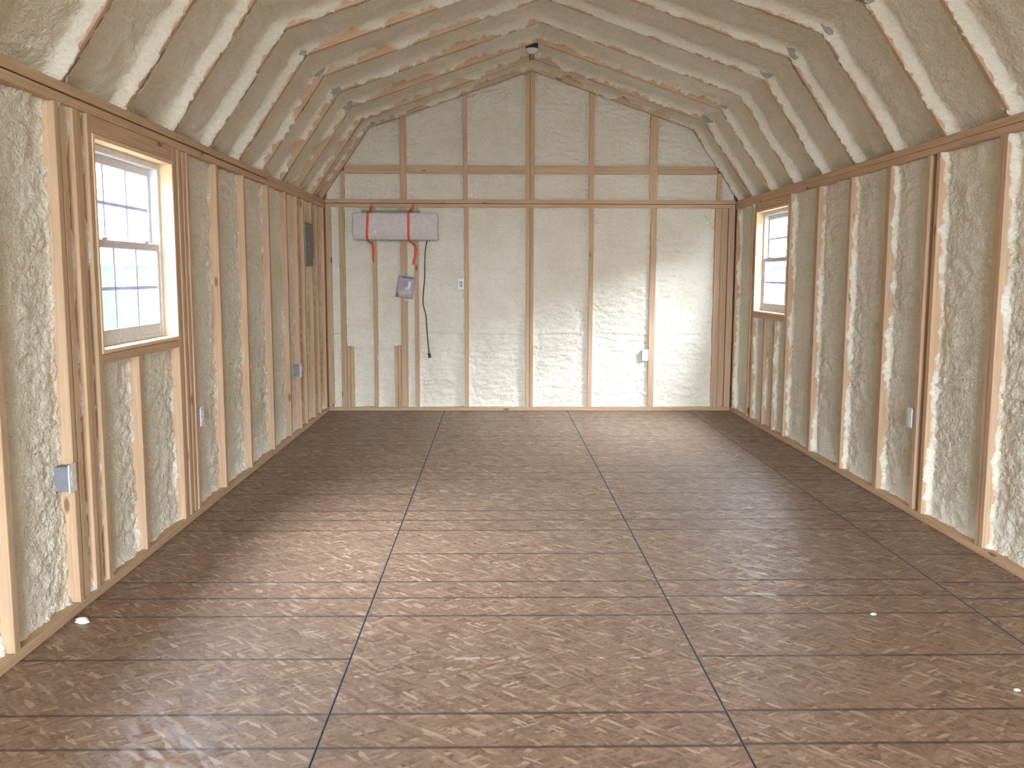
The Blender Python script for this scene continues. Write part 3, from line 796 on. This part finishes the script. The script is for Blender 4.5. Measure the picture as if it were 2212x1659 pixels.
lathe('lamp_base', [(.052, .0), (.056, -.006), (.054, -.014), (.044, -.026), (.030, -.036), (.024, -.046), (.01, -.046)], 'porcelain', lamp, (lx, ly, 3.256))
lathe('socket', [(.021, .0), (.021, -.040), (.018, -.044), (.016, -.02), (.004, -.02)], 'brass', lamp, (lx, ly, 3.212))

# ------------------------------------------------------------------ scraps on the floor
def scrap(label, x, y, s):
    bm = bmesh.new(); bmesh.ops.create_icosphere(bm, subdivisions=2, radius=1)
    for v in bm.verts:
        k = .75 + .5 * random.random(); v.co = Vector((v.co.x * s * 1.3 * k, v.co.y * s * .8 * k, max(-.9, v.co.z) * s * .6))
    mz = min(v.co.z for v in bm.verts)
    for v in bm.verts: v.co.z -= mz
    tag(link('foam_scrap', bm_mesh('foam_scrap', bm), 'scrap', None, (x, y, 0)), label, 'foam scrap', 'scraps on the floor')
scrap('tiny white foam scrap on a printed floor line at right', 1.396, 3.469, .009)
scrap('tiny white foam scrap at the right edge of the floor', 1.588, 2.799, .008)
scrap('small pale foam scrap at foot of left wall below window', XL + .06, 3.42, .022)

# ------------------------------------------------------------------ unseen barns added to block low sky, then buildings seen through the windows
for nm, x0, x1, y0, y1, lab in (('low_sky_blocker', -10.5, -6.6, -6.0, 11.4, 'long dark brown block, unseen, added to cut low sky beyond the left wall'),
                                ('low_sky_blocker', 7.2, 11.0, -6.0, 19.5, 'long dark brown block, unseen, added to cut low sky beyond the right wall')):
    xm = (x0 + x1) / 2
    bn = thing(nm, lab, 'sky_blocker', (xm, y0, -.45))
    box_part('wall', bn, x0, x1, y0, y1, -.45, 3.2, 'sky_blocker', 0)
    bm = bmesh.new()
    vs = [bm.verts.new((a - xm, b - y0, c)) for a, b, c in ((x0 - .2, y0 - .2, 3.65), (x1 + .2, y0 - .2, 3.65), (xm, y0 - .2, 4.7), (x0 - .2, y1 + .2, 3.65), (x1 + .2, y1 + .2, 3.65), (xm, y1 + .2, 4.7))]
    for f in ((0, 1, 2), (3, 5, 4), (0, 2, 5, 3), (1, 4, 5, 2), (0, 3, 4, 1)): bm.faces.new([vs[i] for i in f])
    link('roof', bm_mesh('roof', bm), 'sky_blocker', bn, (xm, y0, -.45))
sh = thing('neighbouring_shed', 'teal and white shed seen through the left window', 'shed', (-5.0, 12.2, -.45))
box_part('lower_wall', sh, -7.4, -2.6, 12.2, 14.5, -.45, 1.45, 'teal', 0)
for x in (-5.45, -5.02, -4.62, -4.30, -3.8, -3.3): box_part('batten', sh, x - .045, x + .045, 12.165, 12.2, -.45, 1.45, 'trimw', .004, 1)
for k in range(12): 
    ob = box_part('lap_board', sh, -7.4, -2.6, 12.17, 12.25, 1.46 + k * .19, 1.46 + k * .19 + .185, 'trimw', .002, 1); ob.rotation_euler[0] = -.09
bm = bmesh.new()
vs = [bm.verts.new(p) for p in ((-7.6, 12.0, 3.76), (-2.4, 12.0, 3.76), (-2.4, 13.3, 4.6), (-7.6, 13.3, 4.6), (-7.6, 14.7, 3.76), (-2.4, 14.7, 3.76))]
for f in ((0, 1, 2, 3), (3, 2, 5, 4), (0, 3, 4), (1, 5, 2), (0, 4, 5, 1)): bm.faces.new([vs[i] for i in f])
link('roof', bm_mesh('roof', bm), 'galv', sh, (0, 0, 0))
fb = thing('far_building', 'low blue building far away behind the right window', 'building', (12, 40, -.45))
box_part('wall', fb, 4, 22, 40, 46, -.45, 1.75, 'hill', 0)
bm = bmesh.new()
vs = [bm.verts.new(p) for p in ((3.8, 39.8, 1.75), (22.2, 39.8, 1.75), (22.2, 43, 2.3), (3.8, 43, 2.3), (3.8, 46.2, 1.75), (22.2, 46.2, 1.75))]
for f in ((0, 1, 2, 3), (3, 2, 5, 4), (0, 3, 4), (1, 5, 2), (0, 4, 5, 1)): bm.faces.new([vs[i] for i in f])
link('roof', bm_mesh('roof', bm), 'trimw', fb, (0, 0, 0))
